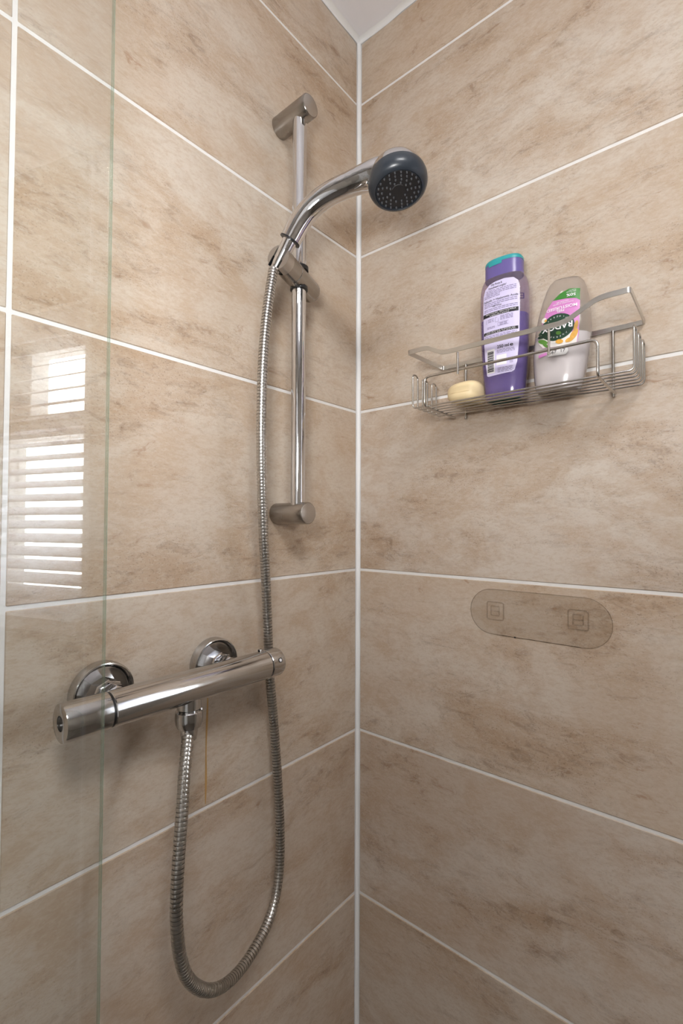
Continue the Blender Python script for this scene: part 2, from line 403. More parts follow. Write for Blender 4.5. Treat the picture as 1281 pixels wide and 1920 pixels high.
# ------------------------------------------------------------------ window with blind on the right wall (seen in the glass)
y0, y1, z0, z1 = WIN
wn = structure(box('window_1', 0.03, T+0.06, y0-0.02, y1+0.02, z0-0.03, z0, 'upvc'), 'white framed window beyond the shower')
def wbox(name, *a): 
    o = box(name, *a); o.parent = wn; return o
fx0, fx1 = 0.075, 0.13
for nm, a in (('window_frame', (y0, y0+0.05, z0, z1)), ('window_frame', (y1-0.05, y1, z0, z1)), ('window_frame', (y0, y1, z0, z0+0.05)), ('window_frame', (y0, y1, z1-0.05, z1)),
              ('transom', (y0, y1, 0.325, 0.37)), ('mullion', (-1.23, -1.16, z0, z1)), ('sash', (-1.16, -0.81, 0.365, 0.388)), ('sash', (-1.16, -1.07, 0.365, z1)), ('sash', (-1.16, -0.81, z1-0.075, z1-0.05))):
    wbox(nm, fx0, fx1, *a, 'upvc')
for a in ((y0+0.05, -1.23, z0+0.05, 0.325), (-1.16, y1-0.05, z0+0.05, 0.325), (y0+0.05, -1.23, 0.37, z1-0.05), (-1.07, y1-0.05, 0.388, z1-0.075)):
    wbox('pane', 0.10, 0.106, *a, 'glass')
wbox('window_sill', -0.03, 0.075, y0-0.03, y1+0.012, z0-0.03, z0+0.002, 'upvc')
for a in ((y0-0.001, y0+0.008, z0, z1), (y1-0.008, y1+0.001, z0, z1), (y0, y1, z1-0.008, z1+0.001)):
    wbox('reveal', 0.0, fx0, *a, 'upvc')
bl = empty('venetian_blind', (0.035, (y0+y1)/2, z0+0.02), 'white venetian blind hanging in the window, mirrored in the glass screen', 'blind')
keep(box('head_rail', 0.012, 0.06, y0+0.012, y1-0.012, z1-0.05, z1-0.01, 'slat'), bl)
keep(box('bottom_rail', 0.015, 0.058, y0+0.012, y1-0.012, z0+0.012, z0+0.026, 'slat'), bl)
sme = bpy.data.meshes.new('slat'); b = box_bm(-0.025, 0.025, y0+0.014-bl.location.y, y1-0.014-bl.location.y, -0.0012, 0.0012); b.to_mesh(sme); b.free(); sme.materials.append(MAT['slat'])
zz = z0+0.055
while zz < z1-0.06:
    o = bpy.data.objects.new('slat', sme); C.objects.link(o); o.parent = bl
    o.location = (0, 0, zz-bl.location.z); o.rotation_euler = (0, -math.radians(25), 0); zz += 0.0355
for yy in (y0+0.1, (y0+y1)/2, y1-0.1):
    keep(sweep('ladder_cord', [(0.035, yy, z0+0.02), (0.035, yy, z1-0.03)], 0.0012, 'slat', n=6), bl)

# ceiling lamp
LAMP = (-0.98, -1.05)
lp = empty('ceiling_lamp', (LAMP[0], LAMP[1], CEIL), 'round flush ceiling lamp in the middle of the bathroom', 'lamp')
keep(lathe('lamp_base', (LAMP[0], LAMP[1], CEIL), (0, 0, -1), [(0, 0.235), (0.02, 0.235), (0.03, 0.23)], 'upvc'), lp)
keep(lathe('diffuser', (LAMP[0], LAMP[1], CEIL), (0, 0, -1), [(0.03, 0.228), (0.060, 0.222), (0.085, 0.195), (0.105, 0.145), (0.115, 0.075), (0.1175, 0.001)], 'lamp_glass'), lp)

# ------------------------------------------------------------------ shower screen: a clear pane with a green polished edge
e0 = Vector((-0.5225, -0.115, 0)); dirp = Vector((-math.cos(math.radians(9)), -math.sin(math.radians(9)), 0)); nrm = Vector((-dirp.y, dirp.x, 0)) * -1
scr = empty('shower_screen', (e0.x, e0.y, FLOOR), 'frameless clear glass shower screen standing in front of the mixer valve', 'shower screen')
def slab(name, d0, d1, t0, t1, za, zb, mat):
    vs_ = []
    for z in (za, zb):
        for d, t in ((d0, t0), (d1, t0), (d1, t1), (d0, t1)):
            p = e0 + dirp*d + nrm*t; vs_.append((p.x, p.y, z))
    fs = [(0, 1, 2, 3), (4, 5, 6, 7), (0, 1, 5, 4), (1, 2, 6, 5), (2, 3, 7, 6), (3, 0, 4, 7)]
    return keep(mesh_obj(name, vs_, fs, mat, smooth=False), scr)
slab('glass_pane', 0.0008, 0.80, 0.0, 0.004, FLOOR+0.02, 0.80, 'glass')
slab('polished_edge', 0.0, 0.0008, 0.0, 0.004, FLOOR+0.02, 0.80, 'glass_edge')
slab('bottom_seal', 0.0, 0.80, 0.0005, 0.0035, FLOOR, FLOOR+0.02, 'upvc')

# ------------------------------------------------------------------ riser rail with brackets and slider
RX, RY = -0.207, -0.046
rail = empty('riser_rail', (RX, 0, 0.102), 'chrome shower riser rail with two wall brackets and a sliding holder', 'shower rail')
keep(lathe('rail_tube', (RX, RY, 0.10), (0, 0, 1), [(0, 0.011), (0.622, 0.011)], 'chrome', n=40), rail)
for zc in (0.102, 0.722):
    b = keep(lathe('bracket', (RX, 0, zc), (0, -1, 0), [(0, 0.0165), (0.0675, 0.0165), (0.0685, 0.0158), (0.0685, 0.0148)], 'satin', n=48), rail)
    fc = lathe('end_face', (RX, 0, zc), (0, -1, 0), [(0.0683, 0.0150), (0.0688, 0.0150), (0.0690, 0.0146)], 'satin_face', n=48); fc.parent = b; fc.matrix_parent_inverse = Matrix.Translation(-Vector(rail.location)) @ Matrix.Identity(4); fc.matrix_parent_inverse = Matrix.Translation(-Vector(rail.location)) if False else Matrix.Identity(4)
PHI = math.radians(19.2); AX = Vector((math.cos(PHI), math.sin(PHI), 0)); HV = Vector((math.sin(PHI), -math.cos(PHI), 0)); ZV = Vector((0, 0, 1))
SL = Vector((RX, RY, 0.4611)); SR = 0.0168
prof = [(-0.022, SR-0.0006), (-0.0215, SR), (0.040, SR)] + [(0.040+SR*math.sin(a)*0.95, max(SR*math.cos(a), 0.0004)) for a in [k*PI/2/9 for k in range(1, 10)]]
sl = keep(lathe('slider', SL, AX, prof, 'satin', n=48), rail)
def sub(o, par):
    o.parent = par; o.matrix_parent_inverse = Matrix.Identity(4); return o
sub(lathe('slider_collar', SL, AX, [(-0.049, SR), (-0.0234, SR), (-0.0230, SR-0.0006)], 'satin', n=48), sl)
sub(lathe('seam', SL, AX, [(-0.0235, SR-0.0008), (-0.0215, SR-0.0008)], 'black', n=48), sl)
HD = (HV*0.0225 + ZV*0.033).normalized(); HW = HD.cross(AX).normalized()
def cheek(side):
    pts = []
    w0 = 0.0088; a0 = math.asin(w0/SR)
    for k in range(21):
        a = a0 + (PI-2*a0)*k/20
        pts.append((math.cos(a)*SR, math.sin(a)*SR*side))
    vs_ = [SL + AX*d + HD*p + HW*q for d in (-0.067, -0.049) for p, q in pts]; n = len(pts)
    fs = [tuple(range(n)), tuple(range(n, 2*n))] + [(k, (k+1) % n, n+(k+1) % n, n+k) for k in range(n)]
    return sub(mesh_obj('socket_cheek', vs_, fs, 'satin_face'), sl)
cheek(1); cheek(-1)
for sg in (1, -1):
    vs_ = []
    for d in (-0.0672, -0.055):
        for p in (-0.0155, -0.001):
            for q in (0.0080, 0.0089): vs_.append(SL + AX*d + HD*p + HW*q*sg)
    sub(mesh_obj('rubber_insert', vs_, [(0, 1, 3, 2), (4, 5, 7, 6), (0, 1, 5, 4), (2, 3, 7, 6), (0, 2, 6, 4), (1, 3, 7, 5)], 'black', smooth=False), sl)
sub(lathe('upper_bush', (RX, RY, SL.z), (0, 0, 1), [(0.0125, 0.0145), (0.0185, 0.0145), (0.0195, 0.0132)], 'black', n=32), sl)
sub(lathe('lower_bush', (RX, RY, SL.z), (0, 0, -1), [(0.0120, 0.0135), (0.0172, 0.0135), (0.0176, 0.0125)], 'black', n=32), sl)
lv = box_bm(-0.005, 0.005, -0.0016, 0.0016, -0.0016, 0.0016, 0.0008)
bmesh.ops.transform(lv, matrix=Matrix.Translation(SL + AX*0.024 + ZV*(SR+0.0008)) @ Matrix.Rotation(PHI, 4, 'Z'), verts=lv.verts)
sub(bm_obj('release_tab', lv, 'black'), sl)

# ------------------------------------------------------------------ hand shower
F2 = SL + AX*(-0.0605)
def hp(h, z): return F2 + HV*h + ZV*z
hs = empty('hand_shower', F2, 'chrome hand shower with a slate grey round spray face resting in the rail holder', 'shower head')
neck = [(-0.008, -0.0115), (-0.004, -0.0056), (0.0165, 0.0260)]
keep(sweep('neck', [hp(*p) for p in neck], [0.0074, 0.0086, 0.0108], 'chrome', n=32), hs)
keep(sweep('ring', [hp(0.0146, 0.0232), hp(0.0156, 0.0247)], [0.0151, 0.0151], 'black', n=40), hs)
Cf = Vector((-0.2104, -0.2285, 0.5262)); NF = Vector((-0.10, -0.185, -0.978)).normalized()
hpts = [(0.0156, 0.0247, 0.0149), (0.0200, 0.0316, 0.0150), (0.0296, 0.0453, 0.0150), (0.0420, 0.0585, 0.0150), (0.0563, 0.0683, 0.0149), (0.0715, 0.0750, 0.0149), (0.0869, 0.0793, 0.0150), (0.1010, 0.0818, 0.0153), (0.1129, 0.0836, 0.0160), (0.1240, 0.0850, 0.0170), (0.1337, 0.0857, 0.0181), (0.145, 0.0862, 0.0189), (0.160, 0.0850, 0.0182)]
cp = catmull([hp(p[0], p[1]) for p in hpts], 0.003)
cr = catmull([(p[2], 0, 0) for p in hpts], 1e9)
# radii resampled along the curve
rr = []
cum = [0.0]
base = [hp(p[0], p[1]) for p in hpts]
for i in range(1, len(base)): cum.append(cum[-1]+(base[i]-base[i-1]).length)
s_ = 0.0
for i, p in enumerate(cp):
    if i: s_ += (cp[i]-cp[i-1]).length
    f = min(s_, cum[-1]-1e-6); k = max(j for j in range(len(cum)-1) if cum[j] <= f)
    t = (f-cum[k])/(cum[k+1]-cum[k]); rr.append(hpts[k][2]*(1-t)+hpts[k+1][2]*t)
keep(sweep('handle', cp, rr, 'chrome', n=40), hs)
dome = [(0.004, 0.0362), (-0.004, 0.0368), (-0.010, 0.0362), (-0.018, 0.0335), (-0.025, 0.0288), (-0.031, 0.0220), (-0.0350, 0.0140), (-0.0370, 0.006), (-0.0372, 0.0005)]
keep(lathe('head_shell', Cf, NF, dome, 'chrome', n=64), hs)
fr = keep(lathe('face_ring', Cf, NF, [(-0.0085, 0.0352), (-0.0080, 0.0372), (-0.003, 0.0384), (0.003, 0.0382), (0.008, 0.0362), (0.0112, 0.0330), (0.0122, 0.0302), (0.0112, 0.0296), (0.0100, 0.0292)], 'slate', n=64, sharp=60), hs)
pl = sub(lathe('spray_plate', Cf, NF, [(0.0090, 0.0294), (0.0104, 0.0292), (0.0108, 0.0160), (0.0109, 0.0005)], 'slate_dark', n=48), fr)
_, U, V = frame_of(NF)
sub(sweep('groove_ring', [Cf + NF*0.0108 + (U*math.cos(t)+V*math.sin(t))*0.0285 for t in [2*PI*k/60 for k in range(60)]], 0.0005, 'slate', n=6, closed=True), fr)
nb = bmesh.new()
for ring, (rad, cnt) in enumerate(((0.0265, 22), (0.0215, 18), (0.0165, 14), (0.0115, 9))):
    for k in range(cnt):
        if ring > 0 and (k % 6 == 5): continue
        a = 2*PI*(k+0.35*ring)/cnt
        c = Cf + NF*0.0105 + (U*math.cos(a)+V*math.sin(a))*rad
        r_ = bmesh.ops.create_cone(nb, cap_ends=True, segments=7, radius1=0.0013, radius2=0.0008, depth=0.0028)
        bmesh.ops.transform(nb, matrix=Matrix.Translation(c + NF*0.0012) @ NF.to_track_quat('Z', 'Y').to_matrix().to_4x4(), verts=r_['verts'])
no = bm_obj('nozzle_field', nb, 'nozzle'); no['kind'] = 'stuff'; no['label'] = 'rows of tiny grey rubber nozzles'; sub(no, fr)
sub(sweep('plate_mark', [Cf + NF*0.0111 + (U*math.cos(t)+V*math.sin(t))*0.0085 for t in [0.3+1.9*k/20 for k in range(21)]], 0.00035, 'nozzle', n=6), fr)
lc = box_bm(-0.0035, 0.0035, -0.002, 0.002, -0.002, 0.002, 0.0008)
bmesh.ops.transform(lc, matrix=Matrix.Translation(Cf - NF*0.001 - HV*0.0372 - AX*0.012), verts=lc.verts)
keep(bm_obj('mode_lever', lc, 'chrome'), hs)

# ------------------------------------------------------------------ hose
HOSE = [(-0.2735, -0.062, 0.4458), (-0.282, -0.062, 0.3994), (-0.2883, -0.062, 0.3524), (-0.2925, -0.062, 0.2921), (-0.292, -0.06, 0.219), (-0.2869, -0.056, 0.1464), (-0.2781, -0.05, 0.0726), (-0.2675, -0.043, 0.0118), (-0.2578, -0.036, -0.0432), (-0.2495, -0.030, -0.0955), (-0.2418, -0.026, -0.1485), (-0.2331, -0.024, -0.2062), (-0.2249, -0.024, -0.2878), (-0.2206, -0.026, -0.3677), (-0.2259, -0.03, -0.4337), (-0.2484, -0.038, -0.474), (-0.2948, -0.052, -0.4898), (-0.342, -0.066, -0.4843), (-0.3817, -0.078, -0.4593), (-0.4133, -0.088, -0.4195), (-0.4293, -0.094, -0.3777), (-0.4356, -0.097, -0.333), (-0.4336, -0.095, -0.2904), (-0.4255, -0.088, -0.2406), (-0.4159, -0.078, -0.1957), (-0.4060, -0.068, -0.1645), (-0.4020, -0.0635, -0.1500)]
OUTX = -0.4012
hose = empty('shower_hose', (OUTX, -0.063, -0.152), 'ribbed stainless steel hose looping from the mixer outlet up to the hand shower', 'shower hose')
path = catmull(HOSE, 0.0006)
# arc-length resample: each rib is a flat band with a narrow groove before the next one
PITCH_R = 0.0045
cum_h = [0.0]
for i in range(1, len(path)): cum_h.append(cum_h[-1]+(path[i]-path[i-1]).length)
res, rads, ki = [], [], 0
for rib in range(int(cum_h[-1]/PITCH_R)):
    for f, rad in ((0.0, 0.0054), (0.14, 0.0054), (0.18, 0.0067), (0.50, 0.00700), (0.95, 0.0067)):
        sv = (rib+f)*PITCH_R
        while cum_h[ki+1] < sv: ki += 1
        res.append(path[ki].lerp(path[ki+1], (sv-cum_h[ki])/(cum_h[ki+1]-cum_h[ki]))); rads.append(rad)
keep(sweep('hose_tube', res, rads, 'hose', n=20, sharp=25), hose)
keep(sweep('upper_nut', [hp(-0.0105, -0.0150), hp(-0.0045, -0.0065)], [0.0074, 0.0082], 'chrome_worn', n=24), hose)
keep(lathe('ferrule', (OUTX, -0.0632, -0.150), (-0.03, -0.04, -1), [(0, 0.0100), (0.008, 0.0100), (0.016, 0.0088), (0.017, 0.0080)], 'chrome_worn', n=32), hose)
keep(lathe('coupling_nut', (OUTX, -0.063, -0.1325), (0, 0, -1), [(0, 0.0150), (0.001, 0.0158), (0.010, 0.0160), (0.015, 0.0154), (0.0195, 0.0135), (0.0205, 0.0105)], 'chrome_worn', n=32, sharp=30), hose)

# ------------------------------------------------------------------ thermostatic mixer bar
MY, MZ, MR = -0.063, -0.1055, 0.0188
mx = empty('mixer_valve', (-0.401, 0, MZ), 'chrome thermostatic bar mixer valve on two round wall flanges', 'mixer tap')
keep(lathe('valve_body', (-0.4945, MY, MZ), (1, 0, 0), [(0, MR-0.0008), (0.001, MR), (0.208, MR), (0.209, MR-0.0008)], 'chrome_worn', n=56), mx)
keep(lathe('groove', (-0.4968, MY, MZ), (1, 0, 0), [(0, MR-0.0012), (0.215, MR-0.0012)], 'black', n=40), mx)
lh = keep(lathe('flow_handle', (-0.4965, MY, MZ), (-1, 0, 0), [(0, MR-0.0008), (0.001, MR), (0.0430, MR), (0.0441, MR-0.0004), (0.0445, MR-0.0014), (0.0445, 0.0075), (0.0405, 0.0072)], 'chrome_worn', n=56), mx)
sub(lathe('end_socket', (-0.4965, MY, MZ), (-1, 0, 0), [(0.0380, 0.0073), (0.0412, 0.0073), (0.0412, 0.0004)], 'slate_dark', n=32), lh)
rh = keep(lathe('temperature_handle', (-0.2845, MY, MZ), (1, 0, 0), [(0, MR-0.0008), (0.001, MR), (0.0195, MR), (0.0215, MR-0.001), (0.0225, MR-0.003)], 'chrome_worn', n=56), mx)
bdir = Vector((0, -0.80, 0.30)).normalized()
bp = Vector((-0.2725, MY, MZ)) + bdir*MR
sub(lathe('grub_screw', bp, bdir, [(-0.002, 0.0022), (0.0003, 0.0022), (0.0004, 0.0016)], 'white_ink', n=16), rh)
sub(sweep('screw_rim', [bp + bdir*0.0003 + frame_of(bdir)[1]*math.cos(t)*0.0027 + frame_of(bdir)[2]*math.sin(t)*0.0027 for t in [2*PI*k/24 for k in range(24)]], 0.0005, 'black', n=6, closed=True), rh)
st = box_bm(-0.003, 0.003, -0.003, 0.003, -0.0012, 0.0022, 0.0006)
bmesh.ops.translate(st, verts=st.verts, vec=(-0.2890, MY+0.004, MZ+MR))
keep(bm_obj('stop_button', st, 'chrome_worn'), mx)
for fx in (-0.4765, -0.3262):
    fl = keep(lathe('wall_flange', (fx, 0, MZ), (0, -1, 0), [(0, 0.0350), (0.0115, 0.0345), (0.0128, 0.0338), (0.0132, 0.0326), (0.0126, 0.0316), (0.0085, 0.0290), (0.0075, 0.0270), (0.0070, 0.0120)], 'chrome_worn', n=64, sharp=28), mx)
    un = sub(lathe('union_nut', (fx, 0, MZ), (0, -1, 0), [(0.006, 0.0180), (0.022, 0.0180), (0.024, 0.0170), (0.0245, 0.0140), (0.0275, 0.0135), (0.0280, 0.0148), (0.040, 0.0148), (0.0415, 0.0138), (0.052, 0.0130)], 'chrome', n=8, sharp=20), fl)
keep(lathe('outlet_spigot', (OUTX, MY, MZ), (0, 0, -1), [(0.010, 0.0142), (0.0245, 0.0142), (0.0262, 0.0130), (0.0275, 0.0130)], 'chrome_worn', n=40), mx)

# ------------------------------------------------------------------ wire shelf on the right wall
sh = empty('wire_shelf', (0, -0.325, 0.262), 'stainless steel wire shower shelf with a flat top band on the right wall', 'shelf')
WZ = 0.2635; WR = 0.0013
xs = [-0.0913 + 0.0146*k for k in range(6)]
for k in range(3):
    xa, xb = xs[2*k], xs[2*k+1]; ht = 0.3165
    loop = [(xa, -0.178, WZ), (xa, -0.178, ht), (xb, -0.178, ht), (xb, -0.178, WZ), (xb, -0.472, WZ), (xb, -0.472, ht), (xa, -0.472, ht), (xa, -0.472, WZ)]
    # closed loop with tight hairpins at the top and softer bends at the floor
    P = [Vector(p) for p in loop]
    keep(sweep('wire_loop', fillet(P, 0.0068, closed=True, seg=6), WR, 'wire', n=10, closed=True), sh)
GX = -0.1015
gz = 0.2605
guard = [(-0.004, -0.2045, gz), (GX, -0.2045, gz), (GX, -0.2045, 0.3045), (GX, -0.4365, 0.3045), (GX, -0.4365, gz), (-0.004, -0.4365, gz)]
keep(sweep('guard_wire', fillet(guard, 0.009, seg=6), 0.0019, 'wire', n=12), sh)
def band(name, pts, z_of, hgt, th, closed=True):
    """flat strip standing on edge: pts (x,y) with own z"""
    n = len(pts); vs_ = []
    P = [Vector((p[0], p[1], 0)) for p in pts]
    for i in range(n):
        a = (P[i]-P[i-1]).normalized() if (closed or i) else (P[1]-P[0]).normalized()
        b = (P[(i+1) % n]-P[i]).normalized() if (closed or i < n-1) else a
        na = Vector((a.y, -a.x, 0)); nb_ = Vector((b.y, -b.x, 0)); m = (na+nb_); m = m/max(0.3, m.dot(na))
        for off in (0.0, th):
            for dz in (-hgt/2, hgt/2):
                q_ = P[i] + m*off; vs_.append((q_.x, q_.y, z_of[i]+dz))
    fs = []
    for i in range(n if closed else n-1):
        j = (i+1) % n
        for a, b in ((0, 1), (1, 3), (3, 2), (2, 0)): fs.append((i*4+a, i*4+b, j*4+b, j*4+a))
    return mesh_obj(name, vs_, fs, 'steel', smooth=True, sharp=30)
BX = -0.1045
front = [(BX, -0.1785, 0.3462), (BX, -0.2035, 0.3462), (BX, -0.2120, 0.3454), (BX, -0.2330, 0.3344), (BX, -0.2430, 0.3327), (BX, -0.3940, 0.3327), (BX, -0.4040, 0.3344), (BX, -0.4360, 0.3504), (BX, -0.4450, 0.3517), (BX, -0.4705, 0.3517)]
back = [(-0.0035, -0.4700, 0.3480), (-0.0035, -0.1830, 0.3470)]
def smooth_corners(pts, r):
    return [tuple(p) for p in fillet(pts, r, closed=True, seg=4)]
ring = smooth_corners(front + back, 0.003)
keep(band('flat_band', [(p[0], p[1]) for p in ring], [p[2] for p in ring], 0.0064, 0.0014), sh)
for yy in (-0.2585, -0.382):
    keep(sweep('front_strut', [(GX-0.0012, yy, 0.2975), (GX-0.0012, yy, 0.3292)], 0.0016, 'wire', n=10), sh)
for yy in (-0.2240, -0.4347):
    keep(sweep('back_rod', [(-0.0045, yy, 0.2560), (-0.0045, yy, 0.3450)], 0.0020, 'wire', n=12), sh)

# ------------------------------------------------------------------ bottles
def interp(tab, z):
    if z <= tab[0][0]: return tab[0][1:]
    for a, b in zip(tab, tab[1:]):
        if z <= b[0]:
            t = (z-a[0])/(b[0]-a[0]); t2 = t*t*(3-2*t)*0.3 + t*0.7
            return tuple(p*(1-t2)+q_*t2 for p, q_ in zip(a[1:], b[1:]))
    return tab[-1][1:]
class Bottle:
    """superellipse bottle in its own frame: u to the right along the wall, v up, d out of the wall"""
    def __init__(self, tab, p, origin, lean=0.0):
        self.tab, self.p, self.o, self.lean = tab, p, Vector(origin), lean
    def place(self, u, d, v):
        c, s = math.cos(self.lean), math.sin(self.lean)
        return Vector((self.o.x - d, self.o.y - (u*c + v*s), self.o.z + v*c - u*s))
    def front(self, u, v):
        a, b = interp(self.tab, v); r = min(0.999, abs(u)/a)
        return b*(1-r**self.p)**(1/self.p)
    def body(self, name, v0, v1, mat, parent, inset=0.0, n=56, m=40):
        vs_, fs = [], []
        for i in range(m+1):
            v = v0 + (v1-v0)*i/m; a, b = interp(self.tab, v); a -= inset; b -= inset
            for k in range(n):
                t = 2*PI*k/n; c, s = math.cos(t), math.sin(t)
                vs_.append(self.place(math.copysign(abs(c)**(2/self.p), c)*a, math.copysign(abs(s)**(2/self.p), s)*b, v))
        for i in range(m):
            for k in range(n): fs.append((i*n+k, i*n+(k+1) % n, (i+1)*n+(k+1) % n, (i+1)*n+k))
        fs.append(tuple(range(n))); fs.append(tuple(m*n+k for k in range(n)))
        return keep(mesh_obj(name, vs_, fs, mat, sharp=50), parent)
    def wrap(self, name, bm, off, mat, parent):
        for vtx in bm.verts:
            u, v = vtx.co.x, vtx.co.y; vtx.co = self.place(u, self.front(u, v)+off, v)
        o = bm_obj(name, bm, mat, smooth=True); o.parent = parent
        return o
    def patch(self, name, poly, off, mat, parent, cuts=5):
        bm = bmesh.new(); f = bm.faces.new([bm.verts.new((u, v, 0)) for u, v in poly])
        bmesh.ops.triangulate(bm, faces=bm.faces[:])
        for _ in range(2): bmesh.ops.subdivide_edges(bm, edges=bm.edges[:], cuts=cuts if _ == 0 else 1, use_grid_fill=True)
        return self.wrap(name, bm, off, mat, parent)
    def text(self, name, body, u, v, size, off, mat, parent, width=None, rot=0.0, align='LEFT', mirror=False, bold=0.0):
        cu = bpy.data.curves.new(name, 'FONT'); cu.body = body; cu.size = 1.0; cu.align_x = align; cu.fill_mode = 'FRONT'; cu.resolution_u = 3; cu.offset = bold
        o = bpy.data.objects.new(name, cu); C.objects.link(o); bpy.context.view_layer.update()
        me = bpy.data.meshes.new_from_object(o.evaluated_get(bpy.context.evaluated_depsgraph_get()))
        bpy.data.objects.remove(o); bpy.data.curves.remove(cu)
        bm = bmesh.new(); bm.from_mesh(me); bpy.data.meshes.remove(me)
        xs_ = [q_.co.x for q_ in bm.verts]; wd = max(xs_)-min(xs_); sx = size if not width else width/wd
        c, s = math.cos(rot), math.sin(rot)
        for q_ in bm.verts:
            x, y = (q_.co.x-(min(xs_) if align == 'LEFT' else 0))*sx*(-1 if mirror else 1), q_.co.y*size
            q_.co = Vector((u + x*c - y*s, v + x*s + y*c, 0))
        return self.wrap(name, bm, off, mat, parent)
    def bars(self, name, rects, off, mat, parent):
        bm = bmesh.new()
        for u0, u1, v0, v1 in rects:
            n = max(1, int((u1-u0)/0.004))
            for k in range(n):
                a, b = u0+(u1-u0)*k/n, u0+(u1-u0)*(k+1)/n
                bm.faces.new([bm.verts.new(p) for p in ((a, v0, 0), (b, v0, 0), (b, v1, 0), (a, v1, 0))])
        return self.wrap(name, bm, off, mat, parent)

# purple shampoo bottle, label towards the room
YB, ZB = -0.3030, 0.2652
b1 = Bottle([(0.0, 0.0255, 0.0150), (0.004, 0.0275, 0.0165), (0.014, 0.0290, 0.0180), (0.045, 0.0316, 0.0190), (0.085, 0.0338, 0.0195), (0.120, 0.0345, 0.0195), (0.155, 0.0342, 0.0195), (0.166, 0.0332, 0.0192), (0.174, 0.0305, 0.0182), (0.177, 0.0285, 0.0175)], 2.6, (-0.0430, YB, ZB))
cap1 = Bottle([(0.0, 0.0272, 0.0172), (0.018, 0.0270, 0.0172), (0.024, 0.0268, 0.0170), (0.0265, 0.0255, 0.0160)], 2.5, (-0.0430, YB, ZB+0.177))
pb = empty('shampoo_bottle', (-0.0430, YB, ZB), 'purple shampoo bottle with a lilac back label and teal cap rim, standing beside the soap', 'bottle')
b1.body('shell', 0.0, 0.177, 'purple_shell', pb)
b1.body('liquid', 0.002, 0.1185, 'purple_liquid', pb, inset=0.0012)
b1.body('base_inset', -0.0008, 0.0012, 'teal_dark', pb, inset=0.002, m=2)
cp1 = cap1.body('cap', 0.0, 0.0215, 'purple_cap', pb, m=10)
cl = cap1.body('cap_rim', 0.0205, 0.0265, 'teal', pb, inset=-0.0003, m=8); 
vs_ = [(-0.009, 0.0150), (0.004, 0.0150), (0.004, 0.0210), (-0.009, 0.0210)]
cap1.patch('cap_tab', [(-0.017, 0.0165), (0.003, 0.0165), (0.003, 0.0208), (-0.017, 0.0208)], 0.0006, 'teal', cp1, cuts=3)
def U1(y): return -(y-YB)
L1 = [(-0.2784, 0.4180), (-0.2815, 0.4262), (-0.2880, 0.4312), (-0.2966, 0.4337), (-0.3107, 0.4345), (-0.3230, 0.4325), (-0.3285, 0.4275), (-0.3300, 0.4200), (-0.3303, 0.3917), (-0.3295, 0.3467), (-0.3265, 0.3136), (-0.3232, 0.3020), (-0.3195, 0.2998), (-0.2864, 0.2985), (-0.2834, 0.3000), (-0.2804, 0.3236), (-0.2784, 0.3595), (-0.2776, 0.3953)]
def ident(o, par=None):
    return o
def lab1(fn, name, *a, **k):
    o = fn(name, *a, **k); return o
lb = b1.patch('label', [(U1(y), z-ZB) for y, z in L1], 0.0004, 'label', pb)
lb.matrix_parent_inverse = Matrix.Translation(-Vector(pb.location))
def t1(txt, y, z, size, mat='ink', width=None, bold=0.0, off=0.0008, name='label_text'):
    return b1.text(name, txt, U1(y), z-ZB, size, off, mat, lb, width=width, bold=bold)
t1('Oily Roots &', -0.2908, 0.4286, 0.0040, width=0.0165, bold=0.01)
t1('Dehydrated Lengths?', -0.2872, 0.4242, 0.0040, width=0.0262, bold=0.01)
t1('Salicylic + Hyaluronic Acids', -0.2795, 0.4062, 0.0042, width=0.0490, bold=0.01)
t1('How To Use', -0.2928, 0.3972, 0.0036, width=0.0135, bold=0.01)
for a in ((U1(-0.2782), U1(-0.3290), 0.3843-ZB, 0.3900-ZB), (U1(-0.2790), U1(-0.3284), 0.3588-ZB, 0.3632-ZB)): b1.bars('black_panel', [a], 0.0007, 'ink', lb)
t1('RECYCLED, RECYCLABLE', -0.2830, 0.3874, 0.0026, 'white_ink', width=0.0430, off=0.0010)
t1('& REFILLABLE BOTTLE', -0.2890, 0.3847, 0.0024, 'white_ink', width=0.0280, off=0.0010)
t1('THIS BOTTLE IS MADE OF', -0.2830, 0.3611, 0.0021, 'white_ink', width=0.0420, off=0.0010)
t1('RECYCLED PLASTIC', -0.2820, 0.3592, 0.0019, 'white_ink', width=0.0440, off=0.0010)
t1('250 ml', -0.2997, 0.3362, 0.0062, width=0.0165, bold=0.015)
t1('e', -0.3178, 0.3362, 0.0072, width=0.0042, bold=0.015)
random.seed(3)
rects = []
def lines(y0, y1, zs, h=0.0009):
    for z in zs:
        y = y0
        while y > y1 + 0.001:
            w_ = random.uniform(0.0025, 0.0065); ye = max(y1, y-w_); rects.append((U1(y), U1(ye), z-ZB, z-ZB+h)); y = ye-0.0009
lines(-0.2835, -0.3265, (0.4215, 0.4192, 0.4169)); lines(-0.2800, -0.3040, (0.4146, 0.4123))
lines(-0.2800, -0.3275, (0.4036, 0.4012)); lines(-0.2800, -0.3030, (0.3990,)); lines(-0.2800, -0.3280, (0.3948, 0.3925))
lines(-0.2860, -0.2950, (0.3802, 0.3783, 0.3764), 0.0008); lines(-0.3045, -0.3220, (0.3815, 0.3797, 0.3779, 0.3761), 0.0008); lines(-0.2845, -0.2965, (0.3690, 0.3672), 0.0008)
lines(-0.3035, -0.3140, (0.3710, 0.3690), 0.0010)
lines(-0.2800, -0.3270, (0.3560, 0.3540, 0.3520, 0.3500, 0.3480), 0.0008); lines(-0.2990, -0.3240, (0.3330, 0.3312, 0.3294), 0.0008)
